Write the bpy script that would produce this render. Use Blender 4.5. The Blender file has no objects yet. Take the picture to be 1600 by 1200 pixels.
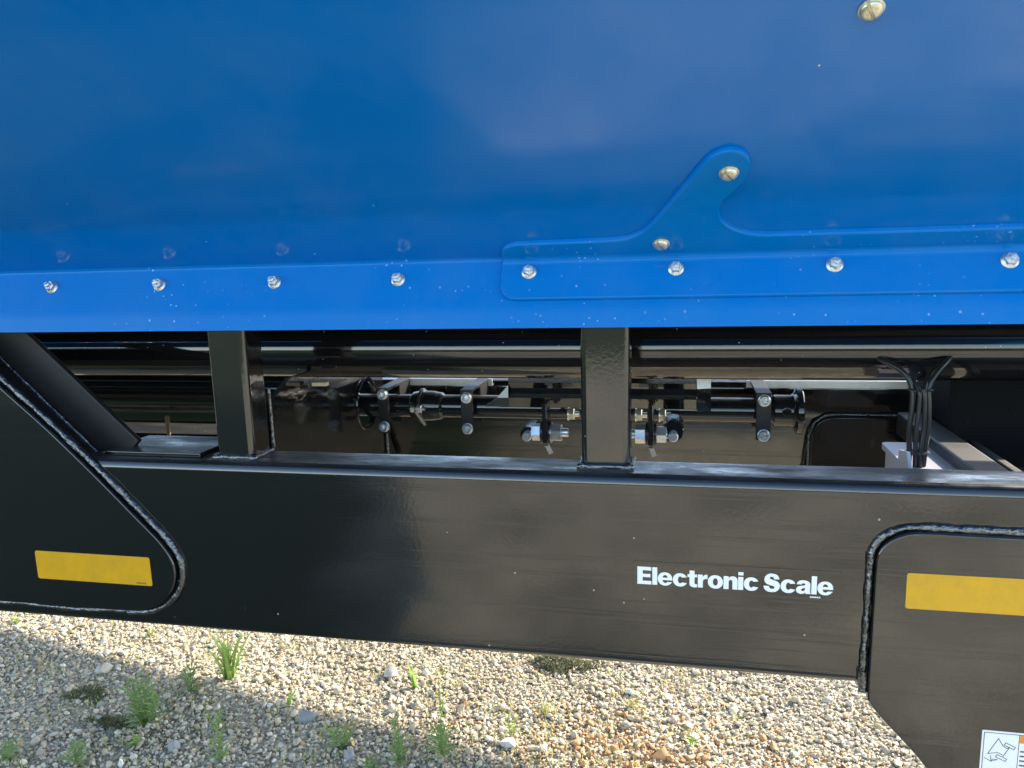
import bpy, math, random
import numpy as np
from mathutils import Vector, Matrix

scene = bpy.context.scene
random.seed(7)
rng = np.random.default_rng(7)

# ------------------------------------------------------------------ camera
cam_data = bpy.data.cameras.new('camera')
cam_data.sensor_width = 36.0
cam_data.lens = 27.0
cam_data.clip_start = 0.02
cam_data.clip_end = 2000.0
cam = bpy.data.objects.new('camera', cam_data)
scene.collection.objects.link(cam)
right = Vector((0.97777857, 0.20753078, -0.02966568))
down = Vector((0.00698413, -0.17367566, -0.98477814))
fwd = Vector((-0.20952398, 0.96268777, -0.17126576))
cam.matrix_world = Matrix(((right.x, -down.x, -fwd.x, 0.0),
                           (right.y, -down.y, -fwd.y, -1.2),
                           (right.z, -down.z, -fwd.z, 1.5),
                           (0, 0, 0, 1)))
scene.camera = cam

# ------------------------------------------------------------------ light
SUN = Vector((1.25, 1.30, 1.0)).normalized()          # direction towards the sun
sun_elev = math.asin(SUN.z)
sun_rot = math.atan2(SUN.x, SUN.y)

world = bpy.data.worlds.new('World')
scene.world = world
world.use_nodes = True
wn = world.node_tree.nodes
wl = world.node_tree.links
wn.clear()
w_out = wn.new('ShaderNodeOutputWorld')
w_bg = wn.new('ShaderNodeBackground')
w_sky = wn.new('ShaderNodeTexSky')
w_sky.sky_type = 'NISHITA'
w_sky.sun_disc = False
w_sky.sun_elevation = sun_elev
w_sky.sun_rotation = sun_rot
w_sky.air_density = 1.0
w_sky.dust_density = 0.6
w_bg.inputs['Strength'].default_value = 0.15
wl.new(w_sky.outputs['Color'], w_bg.inputs['Color'])
wl.new(w_bg.outputs['Background'], w_out.inputs['Surface'])

sun_data = bpy.data.lights.new('sun', 'SUN')
sun_data.energy = 3.4
sun_data.angle = math.radians(1.3)
sun_data.color = (1.0, 0.89, 0.75)
sun = bpy.data.objects.new('sun', sun_data)
sun.rotation_euler = SUN.to_track_quat('Z', 'Y').to_euler()
sun.location = (6, 5, 6)
scene.collection.objects.link(sun)

scene.view_settings.view_transform = 'Standard'
scene.view_settings.look = 'None'
scene.view_settings.exposure = 1.9
scene.view_settings.gamma = 1.0
scene.view_settings.use_curve_mapping = False
scene.render.engine = 'CYCLES'
scene.cycles.max_bounces = 8
scene.render.resolution_x = 1024
scene.render.resolution_y = 768


# ------------------------------------------------------------------ materials
class NT:
    """small helper around a material node tree"""
    def __init__(self, name):
        self.mat = bpy.data.materials.new(name)
        self.mat.use_nodes = True
        self.n = self.mat.node_tree.nodes
        self.l = self.mat.node_tree.links
        self.n.clear()
        self.out = self.n.new('ShaderNodeOutputMaterial')
        self.b = self.n.new('ShaderNodeBsdfPrincipled')
        self.l.new(self.b.outputs[0], self.out.inputs[0])
        self.tc = self.n.new('ShaderNodeTexCoord')

    def set(self, **kw):
        for k, v in kw.items():
            s = self.b.inputs[k.replace('_', ' ')]
            if hasattr(v, 'is_linked'):
                self.l.new(v, s)
            elif isinstance(v, tuple) and len(v) == 3:
                s.default_value = (*v, 1)
            else:
                s.default_value = v
        return self

    def noise(self, scale, detail=4, rough=0.55, vec=None, stretch=None):
        t = self.n.new('ShaderNodeTexNoise')
        t.inputs['Scale'].default_value = scale
        t.inputs['Detail'].default_value = detail
        t.inputs['Roughness'].default_value = rough
        v = vec or self.tc.outputs['Object']
        if stretch:
            m = self.n.new('ShaderNodeMapping')
            m.inputs['Scale'].default_value = stretch
            self.l.new(v, m.inputs['Vector'])
            v = m.outputs['Vector']
        self.l.new(v, t.inputs['Vector'])
        return t.outputs['Fac']

    def voronoi(self, scale, out='Distance', feature='F1', stretch=None):
        t = self.n.new('ShaderNodeTexVoronoi')
        t.feature = feature
        t.inputs['Scale'].default_value = scale
        v = self.tc.outputs['Object']
        if stretch:
            m = self.n.new('ShaderNodeMapping')
            m.inputs['Scale'].default_value = stretch
            self.l.new(v, m.inputs['Vector'])
            v = m.outputs['Vector']
        self.l.new(v, t.inputs['Vector'])
        return t.outputs[out]

    def ramp(self, fac, stops):
        r = self.n.new('ShaderNodeValToRGB')
        e = r.color_ramp.elements
        while len(e) < len(stops):
            e.new(0.5)
        for i, (p, c) in enumerate(stops):
            e[i].position = p
            e[i].color = (c, c, c, 1) if isinstance(c, (int, float)) else (*c, 1)
        self.l.new(fac, r.inputs['Fac'])
        return r.outputs['Color']

    def math(self, op, a, b=0.0):
        m = self.n.new('ShaderNodeMath')
        m.operation = op
        for i, v in enumerate((a, b)):
            if hasattr(v, 'is_linked'):
                self.l.new(v, m.inputs[i])
            else:
                m.inputs[i].default_value = v
        return m.outputs[0]

    def mix(self, fac, a, b):
        m = self.n.new('ShaderNodeMix')
        m.data_type = 'RGBA'
        for s, v in ((m.inputs[0], fac), (m.inputs[6], a), (m.inputs[7], b)):
            if hasattr(v, 'is_linked'):
                self.l.new(v, s)
            elif isinstance(v, (int, float)):
                s.default_value = v
            else:
                s.default_value = (*v, 1)
        return m.outputs[2]

    def mixf(self, fac, a, b):
        m = self.n.new('ShaderNodeMix')
        m.data_type = 'FLOAT'
        for s, v in ((m.inputs[0], fac), (m.inputs[2], a), (m.inputs[3], b)):
            if hasattr(v, 'is_linked'):
                self.l.new(v, s)
            else:
                s.default_value = v
        return m.outputs[0]

    def bump(self, h, strength, dist=0.001, prev=None):
        b = self.n.new('ShaderNodeBump')
        b.inputs['Strength'].default_value = strength
        b.inputs['Distance'].default_value = dist
        self.l.new(h, b.inputs['Height'])
        if prev is not None:
            self.l.new(prev, b.inputs['Normal'])
        return b.outputs['Normal']

    def specks(self, scale, size, keep):
        """sparse round specks: 1 inside a speck. keep = share of cells that carry one"""
        t = self.n.new('ShaderNodeTexVoronoi')
        t.inputs['Scale'].default_value = scale
        self.l.new(self.tc.outputs['Object'], t.inputs['Vector'])
        sep = self.n.new('ShaderNodeSeparateColor')
        self.l.new(t.outputs['Color'], sep.inputs[0])
        on = self.math('LESS_THAN', sep.outputs[0], keep)
        sz = self.math('MULTIPLY', sep.outputs[1], size)
        near = self.math('LESS_THAN', t.outputs['Distance'], sz)
        return self.math('MULTIPLY', on, near)


def black_paint(name, dusty=0.0, rough=0.06, peel=0.08, base=(0.011, 0.011, 0.012), ior=1.6, specks=(60, 0.10, 0.10), streaks=0.0):
    m = NT(name)
    peel_h = m.noise(150, 2, 0.5)
    wave_h = m.noise(5.5, 2, 0.5)
    n1 = m.bump(peel_h, peel, 0.0006)
    n2 = m.bump(wave_h, 0.12, 0.004, n1)
    if streaks:
        # rolling lines of the tube wall, running along it
        lines = m.noise(1.0, 5, 0.7, stretch=(0.5, 14.0, 42.0))
        n2 = m.bump(m.ramp(lines, [(0.40, 0.0), (0.46, 1.0)]), streaks, 0.0006, n2)
    sp = m.specks(*specks)
    # dust film: patches with a shape of their own, thicker where dust can lie
    geo = m.n.new('ShaderNodeNewGeometry')
    sx = m.n.new('ShaderNodeSeparateXYZ')
    m.l.new(geo.outputs['True Normal'], sx.inputs[0])
    up = m.ramp(sx.outputs['Z'], [(0.75, 0.0), (0.95, 1.0)])
    patch = m.ramp(m.noise(9, 8, 0.7, stretch=(0.6, 2.0, 1.0)), [(0.36, 0.15), (0.66, 1.0)])
    scuff = m.ramp(m.noise(45, 6, 0.7, stretch=(0.5, 1.6, 1.0)), [(0.56, 0.0), (0.70, 1.0)])
    film = m.math('MULTIPLY', m.math('MULTIPLY', up, patch), 0.92)
    film2 = m.math('MULTIPLY', m.math('MULTIPLY', up, scuff), 0.6)
    film = m.math('MAXIMUM', film, film2)
    haze = m.math('MULTIPLY', m.ramp(m.noise(3.0, 6, 0.65), [(0.42, 0.0), (0.75, 1.0)]), dusty)
    col = m.mix(film, base, (0.055, 0.055, 0.052))
    col = m.mix(haze, col, (0.10, 0.09, 0.075))
    col = m.mix(sp, col, (0.34, 0.34, 0.32))
    r = m.mixf(film, rough, 0.62)
    r = m.math('ADD', r, m.math('MULTIPLY', m.noise(14, 4), 0.03))
    m.set(Base_Color=col, Roughness=r, IOR=ior, Normal=n2, Specular_IOR_Level=m.mixf(film, 0.5, 0.12))
    return m.mat


def blue_paint(name, drops=True, rough=0.13, ior=1.24):
    m = NT(name)
    wave = m.noise(2.6, 3, 0.5)
    fine = m.noise(260, 2, 0.5)
    n1 = m.bump(fine, 0.05, 0.0004)
    n2 = m.bump(wave, 0.35, 0.006, n1)
    base = (0.0, 0.165, 0.53) if drops else (0.0, 0.150, 0.53)
    sp = m.specks(34, 0.05, 0.08)
    col = m.mix(sp, base, (0.55, 0.62, 0.68))
    if drops:
        # dried water marks in loose clusters
        d = m.specks(105, 0.24, 0.6)
        cl = m.ramp(m.noise(4.2, 3, 0.6), [(0.50, 0.0), (0.60, 1.0)])
        dm = m.math('MULTIPLY', m.math('MULTIPLY', d, cl), 0.6)
        col = m.mix(dm, col, (0.28, 0.50, 0.80))
    film = m.math('MULTIPLY', m.ramp(m.noise(7, 7, 0.7), [(0.45, 0.0), (0.8, 1.0)]), 0.05)
    col = m.mix(film, col, (0.35, 0.36, 0.36))
    m.set(Base_Color=col, Roughness=rough, IOR=ior, Normal=n2,
          Coat_Weight=0.0, Specular_IOR_Level=0.5)
    return m.mat


def zinc(name, col=(0.66, 0.67, 0.68), rough=0.26):
    m = NT(name)
    n = m.noise(220, 3)
    c = m.mix(m.ramp(n, [(0.35, 0.0), (0.7, 1.0)]), col, tuple(v * 0.72 for v in col))
    m.set(Base_Color=c, Metallic=0.9, Roughness=m.mixf(n, rough, rough + 0.18),
          Normal=m.bump(n, 0.12, 0.0005))
    return m.mat


def plain(name, col, rough=0.5, metallic=0.0, var=0.12, scale=80, bump=0.1):
    m = NT(name)
    n = m.noise(scale, 4)
    c = m.mix(n, tuple(v * (1 - var) for v in col), tuple(min(1, v * (1 + var)) for v in col))
    m.set(Base_Color=c, Roughness=rough, Metallic=metallic, Normal=m.bump(n, bump, 0.0005))
    return m.mat


def weld_mat():
    m = NT('painted_weld')
    n = m.noise(85, 3)
    m.set(Base_Color=(0.014, 0.014, 0.016), Roughness=0.17, IOR=2.3,
          Normal=m.bump(n, 1.0, 0.006))
    return m.mat


def sticker_mat():
    m = NT('amber_reflective_film')
    wv = m.n.new('ShaderNodeTexVoronoi')
    wv.inputs['Scale'].default_value = 420
    wv.inputs['Randomness'].default_value = 0.15
    m.l.new(m.tc.outputs['Object'], wv.inputs['Vector'])
    blot = m.noise(30, 6, 0.7)
    c = m.mix(m.ramp(blot, [(0.35, 0.0), (0.75, 1.0)]), (0.70, 0.365, 0.010), (0.57, 0.31, 0.022))
    m.set(Base_Color=c, Roughness=0.28, IOR=1.5,
          Normal=m.bump(wv.outputs['Distance'], 0.25, 0.0006))
    return m.mat


def attr_mat(name, rough=0.85, attr='tint', sub=0.0):
    m = NT(name)
    a = m.n.new('ShaderNodeAttribute')
    a.attribute_name = attr
    n = m.noise(180, 4, 0.6)
    k = m.math('ADD', m.math('MULTIPLY', n, 0.5), 0.75)
    v = m.n.new('ShaderNodeVectorMath')
    v.operation = 'SCALE'
    m.l.new(a.outputs['Color'], v.inputs[0])
    m.l.new(k, v.inputs['Scale'])
    m.set(Base_Color=v.outputs[0], Roughness=rough)
    return m.mat


def leaf_mat(name, col, col2):
    m = NT(name)
    n = m.noise(35, 3)
    c = m.mix(n, col, col2)
    m.set(Base_Color=c, Roughness=0.5)
    tr = m.n.new('ShaderNodeBsdfTranslucent')
    m.l.new(c, tr.inputs['Color'])
    mx = m.n.new('ShaderNodeMixShader')
    mx.inputs[0].default_value = 0.4
    m.l.new(m.b.outputs[0], mx.inputs[1])
    m.l.new(tr.outputs[0], mx.inputs[2])
    m.l.new(mx.outputs[0], m.out.inputs[0])
    return m.mat


def ground_mat():
    m = NT('gravel_bed')
    v = m.n.new('ShaderNodeTexVoronoi')
    v.inputs['Scale'].default_value = 62
    m.l.new(m.tc.outputs['Object'], v.inputs['Vector'])
    sep = m.n.new('ShaderNodeSeparateColor')
    m.l.new(v.outputs['Color'], sep.inputs[0])
    stone = m.ramp(sep.outputs[0], [(0.0, (0.30, 0.26, 0.17)), (0.35, (0.52, 0.46, 0.31)),
                                    (0.7, (0.66, 0.59, 0.42)), (1.0, (0.78, 0.72, 0.56))])
    gap = m.ramp(v.outputs['Distance'], [(0.35, 1.0), (0.75, 0.65)])
    mm = m.n.new('ShaderNodeMix')
    mm.data_type = 'RGBA'
    mm.blend_type = 'MULTIPLY'
    mm.inputs[0].default_value = 1.0
    m.l.new(stone, mm.inputs[6])
    m.l.new(gap, mm.inputs[7])
    big = m.ramp(m.noise(1.5, 5, 0.6), [(0.34, 0.48), (0.62, 1.10)])
    m2 = m.n.new('ShaderNodeMix')
    m2.data_type = 'RGBA'
    m2.blend_type = 'MULTIPLY'
    m2.inputs[0].default_value = 1.0
    m.l.new(mm.outputs[2], m2.inputs[6])
    m.l.new(big, m2.inputs[7])
    # dark grass added out of view, left and far, to darken the reflections
    sx = m.n.new('ShaderNodeSeparateXYZ')
    m.l.new(m.tc.outputs['Object'], sx.inputs[0])
    wob = m.math('MULTIPLY', m.math('SUBTRACT', m.noise(1.6, 6, 0.65), 0.5), 1.1)
    ex = m.ramp(m.math('SUBTRACT', m.math('ADD', m.math('ADD', sx.outputs['X'], wob), 1.2), m.math('MULTIPLY', sx.outputs['Y'], 0.35)), [(0.25, 1.0), (0.75, 0.0)])
    ey = m.ramp(m.math('ADD', m.math('ADD', sx.outputs['Y'], wob), 0.1), [(0.2, 1.0), (0.6, 0.0)])
    far = m.ramp(m.math('ADD', m.math('MULTIPLY', m.math('ADD', sx.outputs['Y'], m.math('MULTIPLY', wob, 2.0)), 0.25), 2.6), [(0.2, 1.0), (0.6, 0.0)])
    added_turf = m.math('MAXIMUM', m.math('MULTIPLY', ex, ey), far)
    added_turf_col = m.mix(m.noise(40, 6, 0.7), (0.012, 0.022, 0.006), (0.05, 0.075, 0.02))
    ground_col = m.mix(added_turf, m2.outputs[2], added_turf_col)
    inv = m.math('SUBTRACT', 1.0, v.outputs['Distance'])
    m.set(Base_Color=ground_col, Roughness=0.9, Normal=m.bump(inv, 0.8, 0.012))
    return m.mat


M = {
    'black': black_paint('gloss_black_paint'),
    'frame': black_paint('gloss_black_frame_paint', dusty=0.0, rough=0.07, peel=0.14, base=(0.006, 0.006, 0.0065), ior=1.85, streaks=0.12),
    'post': black_paint('gloss_black_post_paint', rough=0.08, peel=0.20, base=(0.006, 0.006, 0.0065), ior=1.9),
    'satin': black_paint('satin_black_paint', rough=0.42, peel=0.2, base=(0.016, 0.016, 0.017), ior=1.45),
    'sill': black_paint('dull_black_sill_paint', rough=0.55, peel=0.2, base=(0.004, 0.004, 0.005), ior=1.2, specks=(95, 0.16, 0.30)),
    'pipe': black_paint('gloss_black_pipe_paint', rough=0.05, peel=0.05, base=(0.007, 0.007, 0.008), ior=1.75, specks=(80, 0.12, 0.22)),
    'blue': blue_paint('blue_tank_paint'),
    'blue_panel': blue_paint('blue_panel_paint', drops=False, rough=0.11, ior=1.5),
    'zinc': zinc('zinc_plated_steel', (0.80, 0.81, 0.82)),
    'yellow_zinc': zinc('yellow_zinc_steel', (0.90, 0.84, 0.66), 0.3),
    'sun_pale': plain('painted_sunlight', (0.72, 0.73, 0.75), 0.38, 0.6, 0.2, 60, 0.15),  # pale metal tone that paints sunlit spots onto black steel
    'weld': weld_mat(),
    'amber': sticker_mat(),
    'white_film': plain('white_vinyl_film', (0.82, 0.82, 0.83), 0.3, 0, 0.02, 30, 0.02),
    'print_white': plain('white_print', (0.86, 0.86, 0.88), 0.35, 0, 0.02, 30, 0.02),
    'print_dark': plain('dark_violet_print', (0.06, 0.045, 0.09), 0.5, 0, 0.05, 30, 0.02),
    'print_orange': plain('orange_print', (0.80, 0.25, 0.03), 0.4, 0, 0.05, 30, 0.02),
    'clear_film': black_paint('clear_decal_film', rough=0.10, peel=0.03, base=(0.012, 0.012, 0.012), ior=1.84),
    'rubber': plain('cable_rubber', (0.018, 0.018, 0.02), 0.32, 0, 0.2, 60, 0.1),
    'tie': plain('nylon_tie', (0.02, 0.02, 0.02), 0.4, 0, 0.1, 60, 0.05),
    'box_white': plain('pale_grey_plastic', (0.42, 0.42, 0.47), 0.35, 0, 0.05, 40, 0.03),
    'rust': plain('bare_rusty_steel', (0.34, 0.24, 0.14), 0.6, 0.3, 0.4, 120, 0.3),
    'tan_tab': plain('tan_primer_tab', (0.72, 0.56, 0.37), 0.4, 0.0, 0.15, 120, 0.1),
    'tyre': plain('tyre_rubber', (0.02, 0.02, 0.02), 0.8, 0, 0.2, 30, 0.2),
    'gravel': attr_mat('gravel_stones'),
    'ground': ground_mat(),
    'leaf': leaf_mat('weed_leaf', (0.20, 0.33, 0.09), (0.38, 0.46, 0.18)),
    'grass': leaf_mat('grass_blade', (0.26, 0.42, 0.08), (0.40, 0.52, 0.14)),
    'dry': leaf_mat('dry_blade', (0.34, 0.38, 0.12), (0.52, 0.46, 0.20)),
    'flower': leaf_mat('yellow_petal', (0.75, 0.62, 0.04), (0.8, 0.7, 0.1)),
    'moss': leaf_mat('dark_moss', (0.10, 0.12, 0.05), (0.20, 0.21, 0.10)),
}


# ------------------------------------------------------------------ mesh builder
class MB:
    def __init__(self):
        self.v = []
        self.f = []

    def add(self, vs, fs):
        o = len(self.v)
        self.v += [tuple(map(float, p)) for p in vs]
        self.f += [tuple(i + o for i in f) for f in fs]
        return self

    def box(self, x0, x1, y0, y1, z0, z1, c=0.0):
        if c <= 0:
            vs = [(x, y, z) for z in (z0, z1) for y in (y0, y1) for x in (x0, x1)]
            self.add(vs, [(0, 2, 3, 1), (4, 5, 7, 6), (0, 1, 5, 4), (2, 6, 7, 3), (0, 4, 6, 2), (1, 3, 7, 5)])
        else:
            self.rr_x(x0, x1, y0, y1, z0, z1, c, 2, end=c)
        return self

    def sweep(self, rings, cap=True, closed_ring=True):
        n = len(rings[0])
        vs = [p for r in rings for p in r]
        fs = []
        for i in range(len(rings) - 1):
            for j in range(n if closed_ring else n - 1):
                k = (j + 1) % n
                fs.append((i * n + j, i * n + k, (i + 1) * n + k, (i + 1) * n + j))
        if cap and closed_ring:
            fs.append(tuple(reversed(range(n))))
            fs.append(tuple((len(rings) - 1) * n + j for j in range(n)))
        return self.add(vs, fs)

    @staticmethod
    def rr(a0, a1, b0, b1, r, seg=5):
        pts = []
        for cx, cy, s in ((a1 - r, b1 - r, 0), (a0 + r, b1 - r, 90), (a0 + r, b0 + r, 180), (a1 - r, b0 + r, 270)):
            for i in range(seg + 1):
                t = math.radians(s + 90 * i / seg)
                pts.append((cx + r * math.cos(t), cy + r * math.sin(t)))
        return pts

    def rr_x(self, x0, x1, y0, y1, z0, z1, r, seg=5, end=0.0):
        def ring(x, i):
            return [(x, a, b) for a, b in MB.rr(y0 + i, y1 - i, z0 + i, z1 - i, max(r - i, r * 0.3), seg)]
        rings = [ring(x0, 0), ring(x1, 0)]
        if end:
            rings = [ring(x0, end * 0.7), ring(x0 + end, 0), ring(x1 - end, 0), ring(x1, end * 0.7)]
        return self.sweep(rings)

    def rr_z(self, x0, x1, y0, y1, z0, z1, r, seg=5):
        pts = MB.rr(x0, x1, y0, y1, r, seg)
        return self.sweep([[(a, b, z) for a, b in pts] for z in (z0, z1)])

    def rr_dir(self, p0, p1, wdir, w, d, r, seg=4):
        """rounded rectangular bar from p0 to p1; w along wdir, d across"""
        p0, p1 = Vector(p0), Vector(p1)
        ax = (p1 - p0).normalized()
        u = Vector(wdir)
        u = (u - ax * u.dot(ax)).normalized()
        v = ax.cross(u)
        pts = MB.rr(-w / 2, w / 2, -d / 2, d / 2, r, seg)
        return self.sweep([[tuple(p + u * a + v * b) for a, b in pts] for p in (p0, p1)])

    def lathe(self, origin, axis, prof, n=24):
        """prof: list of (distance along axis, radius)"""
        o = Vector(origin)
        ax = Vector(axis).normalized()
        u = ax.orthogonal().normalized()
        w = ax.cross(u)
        rings = []
        for d, r in prof:
            rings.append([tuple(o + ax * d + u * (r * math.cos(2 * math.pi * j / n)) + w * (r * math.sin(2 * math.pi * j / n)))
                          for j in range(n)])
        return self.sweep(rings)

    def hexa(self, origin, axis, r, d0, d1, rot=0.0, c=0.0012):
        o = Vector(origin)
        ax = Vector(axis).normalized()
        ref = Vector((0, 0, 1)) if abs(ax.z) < 0.9 else Vector((1, 0, 0))
        u = (ref - ax * ref.dot(ax)).normalized()
        w = ax.cross(u)
        rings = []
        for d, k in ((d0, 1.0), (d1 - c, 1.0), (d1, 0.88)):
            rings.append([tuple(o + ax * d + u * (r * k * math.cos(math.radians(60 * j + rot))) + w * (r * k * math.sin(math.radians(60 * j + rot))))
                          for j in range(6)])
        return self.sweep(rings)

    def slotted(self, origin, axis, r, d0, d1, slot, ang, dome=0.0, n=14):  # the slot shapes in a dark reflection across the shiny bolt end
        """round end split by a slot: two D shapes standing on the base"""
        o = Vector(origin)
        ax = Vector(axis).normalized()
        ref = Vector((0, 0, 1)) if abs(ax.z) < 0.9 else Vector((1, 0, 0))
        u = (ref - ax * ref.dot(ax)).normalized()
        w = ax.cross(u)
        ca, sa = math.cos(math.radians(ang)), math.sin(math.radians(ang))
        h = slot / 2
        a0 = math.asin(min(0.95, h / r))
        for sgn in (1, -1):
            outl = [(r * math.cos(a0 + (math.pi - 2 * a0) * i / n), sgn * r * math.sin(a0 + (math.pi - 2 * a0) * i / n)) for i in range(n + 1)]
            if sgn < 0:
                outl.reverse()
            rings = []
            for d, k in ((d0, 1.0), (d1 - dome - 0.0006, 1.0), (d1 - dome * 0.4, 0.86), (d1, 0.6)):
                rg = []
                for a, b in outl:
                    a2, b2 = a * k, sgn * max(h, abs(b) * k)
                    rg.append(tuple(o + ax * d + u * (a2 * ca - b2 * sa) + w * (a2 * sa + b2 * ca)))
                rings.append(rg)
            self.sweep(rings)
        return self

    def tube(self, pts, r, n=10, cap=True):
        pts = [Vector(p) for p in pts]
        rings = []
        u = None
        for i, p in enumerate(pts):
            t = (pts[min(i + 1, len(pts) - 1)] - pts[max(i - 1, 0)]).normalized()
            u = t.orthogonal().normalized() if u is None else (u - t * u.dot(t)).normalized()
            w = t.cross(u)
            rr = r[i] if isinstance(r, (list, tuple)) else r
            rings.append([tuple(p + u * (rr * math.cos(2 * math.pi * j / n)) + w * (rr * math.sin(2 * math.pi * j / n))) for j in range(n)])
        return self.sweep(rings, cap)

    def plate(self, outline, frame, t, c=0.002):
        """outline [(a, b)] counter-clockwise seen from the front; frame = (origin, A, B, N); front at N*t"""
        o, A, B, N = (Vector(x) for x in frame)
        n = len(outline)
        area = sum(outline[i][0] * outline[(i + 1) % n][1] - outline[(i + 1) % n][0] * outline[i][1] for i in range(n))
        if area < 0:
            outline = outline[::-1]
        ins = []
        for i in range(n):
            p0, p1, p2 = (Vector(outline[(i + k) % n]) for k in (-1, 0, 1))
            e1, e2 = (p1 - p0).normalized(), (p2 - p1).normalized()
            n1, n2 = Vector((-e1.y, e1.x)), Vector((-e2.y, e2.x))
            m = n1 + n2
            m = m / max(0.4, m.dot(n1)) if m.length > 1e-6 else n1
            ins.append(p1 + m * c)

        def P(q, h):
            return tuple(o + A * q[0] + B * q[1] + N * h)
        rings = [[P(q, 0) for q in outline], [P(q, t - c) for q in outline],
                 [P(outline[i] if False else (Vector(outline[i]) * 0.65 + ins[i] * 0.35), t - c * 0.3) for i in range(n)],
                 [P(q, t) for q in ins]]
        return self.sweep(rings)

    def bead(self, pts, r, n=9, step=0.0022, seed=1, rip=0.16, flat=None):
        """weld bead: rippled tube along a polyline"""
        g = random.Random(seed)
        pts = [Vector(p) for p in pts]
        P = []
        for a, b in zip(pts[:-1], pts[1:]):
            k = max(1, int((b - a).length / step))
            P += [a.lerp(b, i / k) for i in range(k)]
        P.append(pts[-1])
        R = []
        ph = 0.0
        wob = 0.0
        for i in range(len(P)):
            ph += g.uniform(0.55, 1.0)
            wob = wob * 0.92 + g.uniform(-1, 1) * 0.05
            R.append(r * (1 + 0.5 * rip * math.sin(ph * 0.6) + wob * 1.5 + g.uniform(-0.02, 0.02)))
        for i in range(1, len(P) - 1):
            P[i] = P[i] + Vector((g.uniform(-1, 1), g.uniform(-0.3, 0.3), g.uniform(-1, 1))) * r * 0.035
        return self.tube(P, R, n)

    def quad(self, pts):
        return self.add(pts, [tuple(range(len(pts)))])

    def mesh(self, name, mat, smooth=35):
        me = bpy.data.meshes.new(name)
        me.from_pydata(self.v, [], self.f)
        me.materials.append(M[mat] if isinstance(mat, str) else mat)
        me.update()
        if smooth:
            me.shade_smooth()
            me.set_sharp_from_angle(angle=math.radians(smooth))
        else:
            me.shade_flat()
        return me

    def build(self, name, mat, parent=None, smooth=35, loc=None):
        ob = bpy.data.objects.new(name, self.mesh(name, mat, smooth))
        scene.collection.objects.link(ob)
        if smooth and len(self.f) > 6:
            wnm = ob.modifiers.new('flat_faces', 'WEIGHTED_NORMAL')
            wnm.keep_sharp = True
            wnm.weight = 100
        if parent is not None:
            ob.parent = parent
        if loc is not None:
            ob.location = loc
        return ob


def tag(o, label=None, category=None, group=None, kind=None):
    if label:
        o['label'] = label
    if category:
        o['category'] = category
    if group:
        o['group'] = group
    if kind:
        o['kind'] = kind
    return o


def place(mesh, name, parent, loc=(0, 0, 0), rot=None):
    ob = bpy.data.objects.new(name, mesh)
    scene.collection.objects.link(ob)
    ob.parent = parent
    ob.location = loc
    if rot is not None:
        ob.rotation_euler = rot
    return ob


def arc(cx, cy, r, a0, a1, n=8):
    return [(cx + r * math.cos(math.radians(a0 + (a1 - a0) * i / n)), cy + r * math.sin(math.radians(a0 + (a1 - a0) * i / n))) for i in range(n + 1)]


def smooth_path(pts, k=6):
    """Catmull-Rom through 2-D or 3-D points"""
    P = [Vector(p) for p in pts]
    out = []
    for i in range(len(P) - 1):
        p0, p1, p2, p3 = P[max(i - 1, 0)], P[i], P[i + 1], P[min(i + 2, len(P) - 1)]
        for j in range(k):
            t = j / k
            out.append(0.5 * ((2 * p1) + (p2 - p0) * t + (2 * p0 - 5 * p1 + 4 * p2 - p3) * t * t + (3 * p1 - p0 - 3 * p2 + p3) * t ** 3))
    out.append(P[-1])
    return [tuple(p) for p in out]


# ------------------------------------------------------------------ ground
gm = MB().quad([(-400, -400, 0), (400, -400, 0), (400, 400, 0), (-400, 400, 0)])
ground = gm.build('ground', 'ground', None, 0)
tag(ground, 'pale gravel yard under and around the cart', 'ground', kind='structure')

# ------------------------------------------------------------------ the cart
cart = bpy.data.objects.new('grain_cart', None)
scene.collection.objects.link(cart)
cart.location = (0, 0, 0)
tag(cart, 'blue grain cart with a glossy black frame and drive shaft under its tank', 'grain cart')

# --- tank: profile in (Y, Z)
AY, AZ = 0.020, 1.487                                   # bend between sloping panel and bolt flange
a52, a20, a42 = (math.radians(x) for x in (55, 26, 12))
PAN = (-math.sin(a52), math.cos(a52))
FLA = (-math.sin(a20), -math.cos(a20))
LIP = (-math.sin(a42), -math.cos(a42))
TX0, TX1 = -3.4, 0.78                                     # ends of the tank
FL = 0.086
LL = 0.0305
FAR_Y = 1.0


def pan(x, s, h=0.0):
    """point on the sloping panel, h out of its face"""
    return (x, AY + PAN[0] * s - PAN[1] * h, AZ + PAN[1] * s + PAN[0] * h)


def fla(x, s, h=0.0):
    return (x, AY + FLA[0] * s + FLA[1] * h, AZ + FLA[1] * s - FLA[0] * h)


B = (AY + FLA[0] * FL, AZ + FLA[1] * FL)
Cc = (B[0] + LIP[0] * LL, B[1] + LIP[1] * LL)


def profile_sheet(pts, x0, x1, nx, thick, inward):
    """bent sheet along X from a (Y, Z) polyline, with thickness"""
    mb = MB()
    xs = [x0 + (x1 - x0) * i / nx for i in range(nx + 1)]
    ring = list(pts) + [(p[0] + inward[0] * thick, p[1] + inward[1] * thick) for p in reversed(pts)]
    mb.sweep([[(x, y, z) for y, z in ring] for x in xs])
    return mb


def bend(p, q, r, r_len, n=4):
    """rounded corner at q between p and r, as a polyline"""
    q = Vector(q)
    d0 = (Vector(p) - q).normalized() * r_len
    d1 = (Vector(r) - q).normalized() * r_len
    return [tuple((q + d0) * (1 - t) ** 2 + q * 2 * t * (1 - t) + (q + d1) * t * t) for t in [i / n for i in range(n + 1)]]


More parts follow.
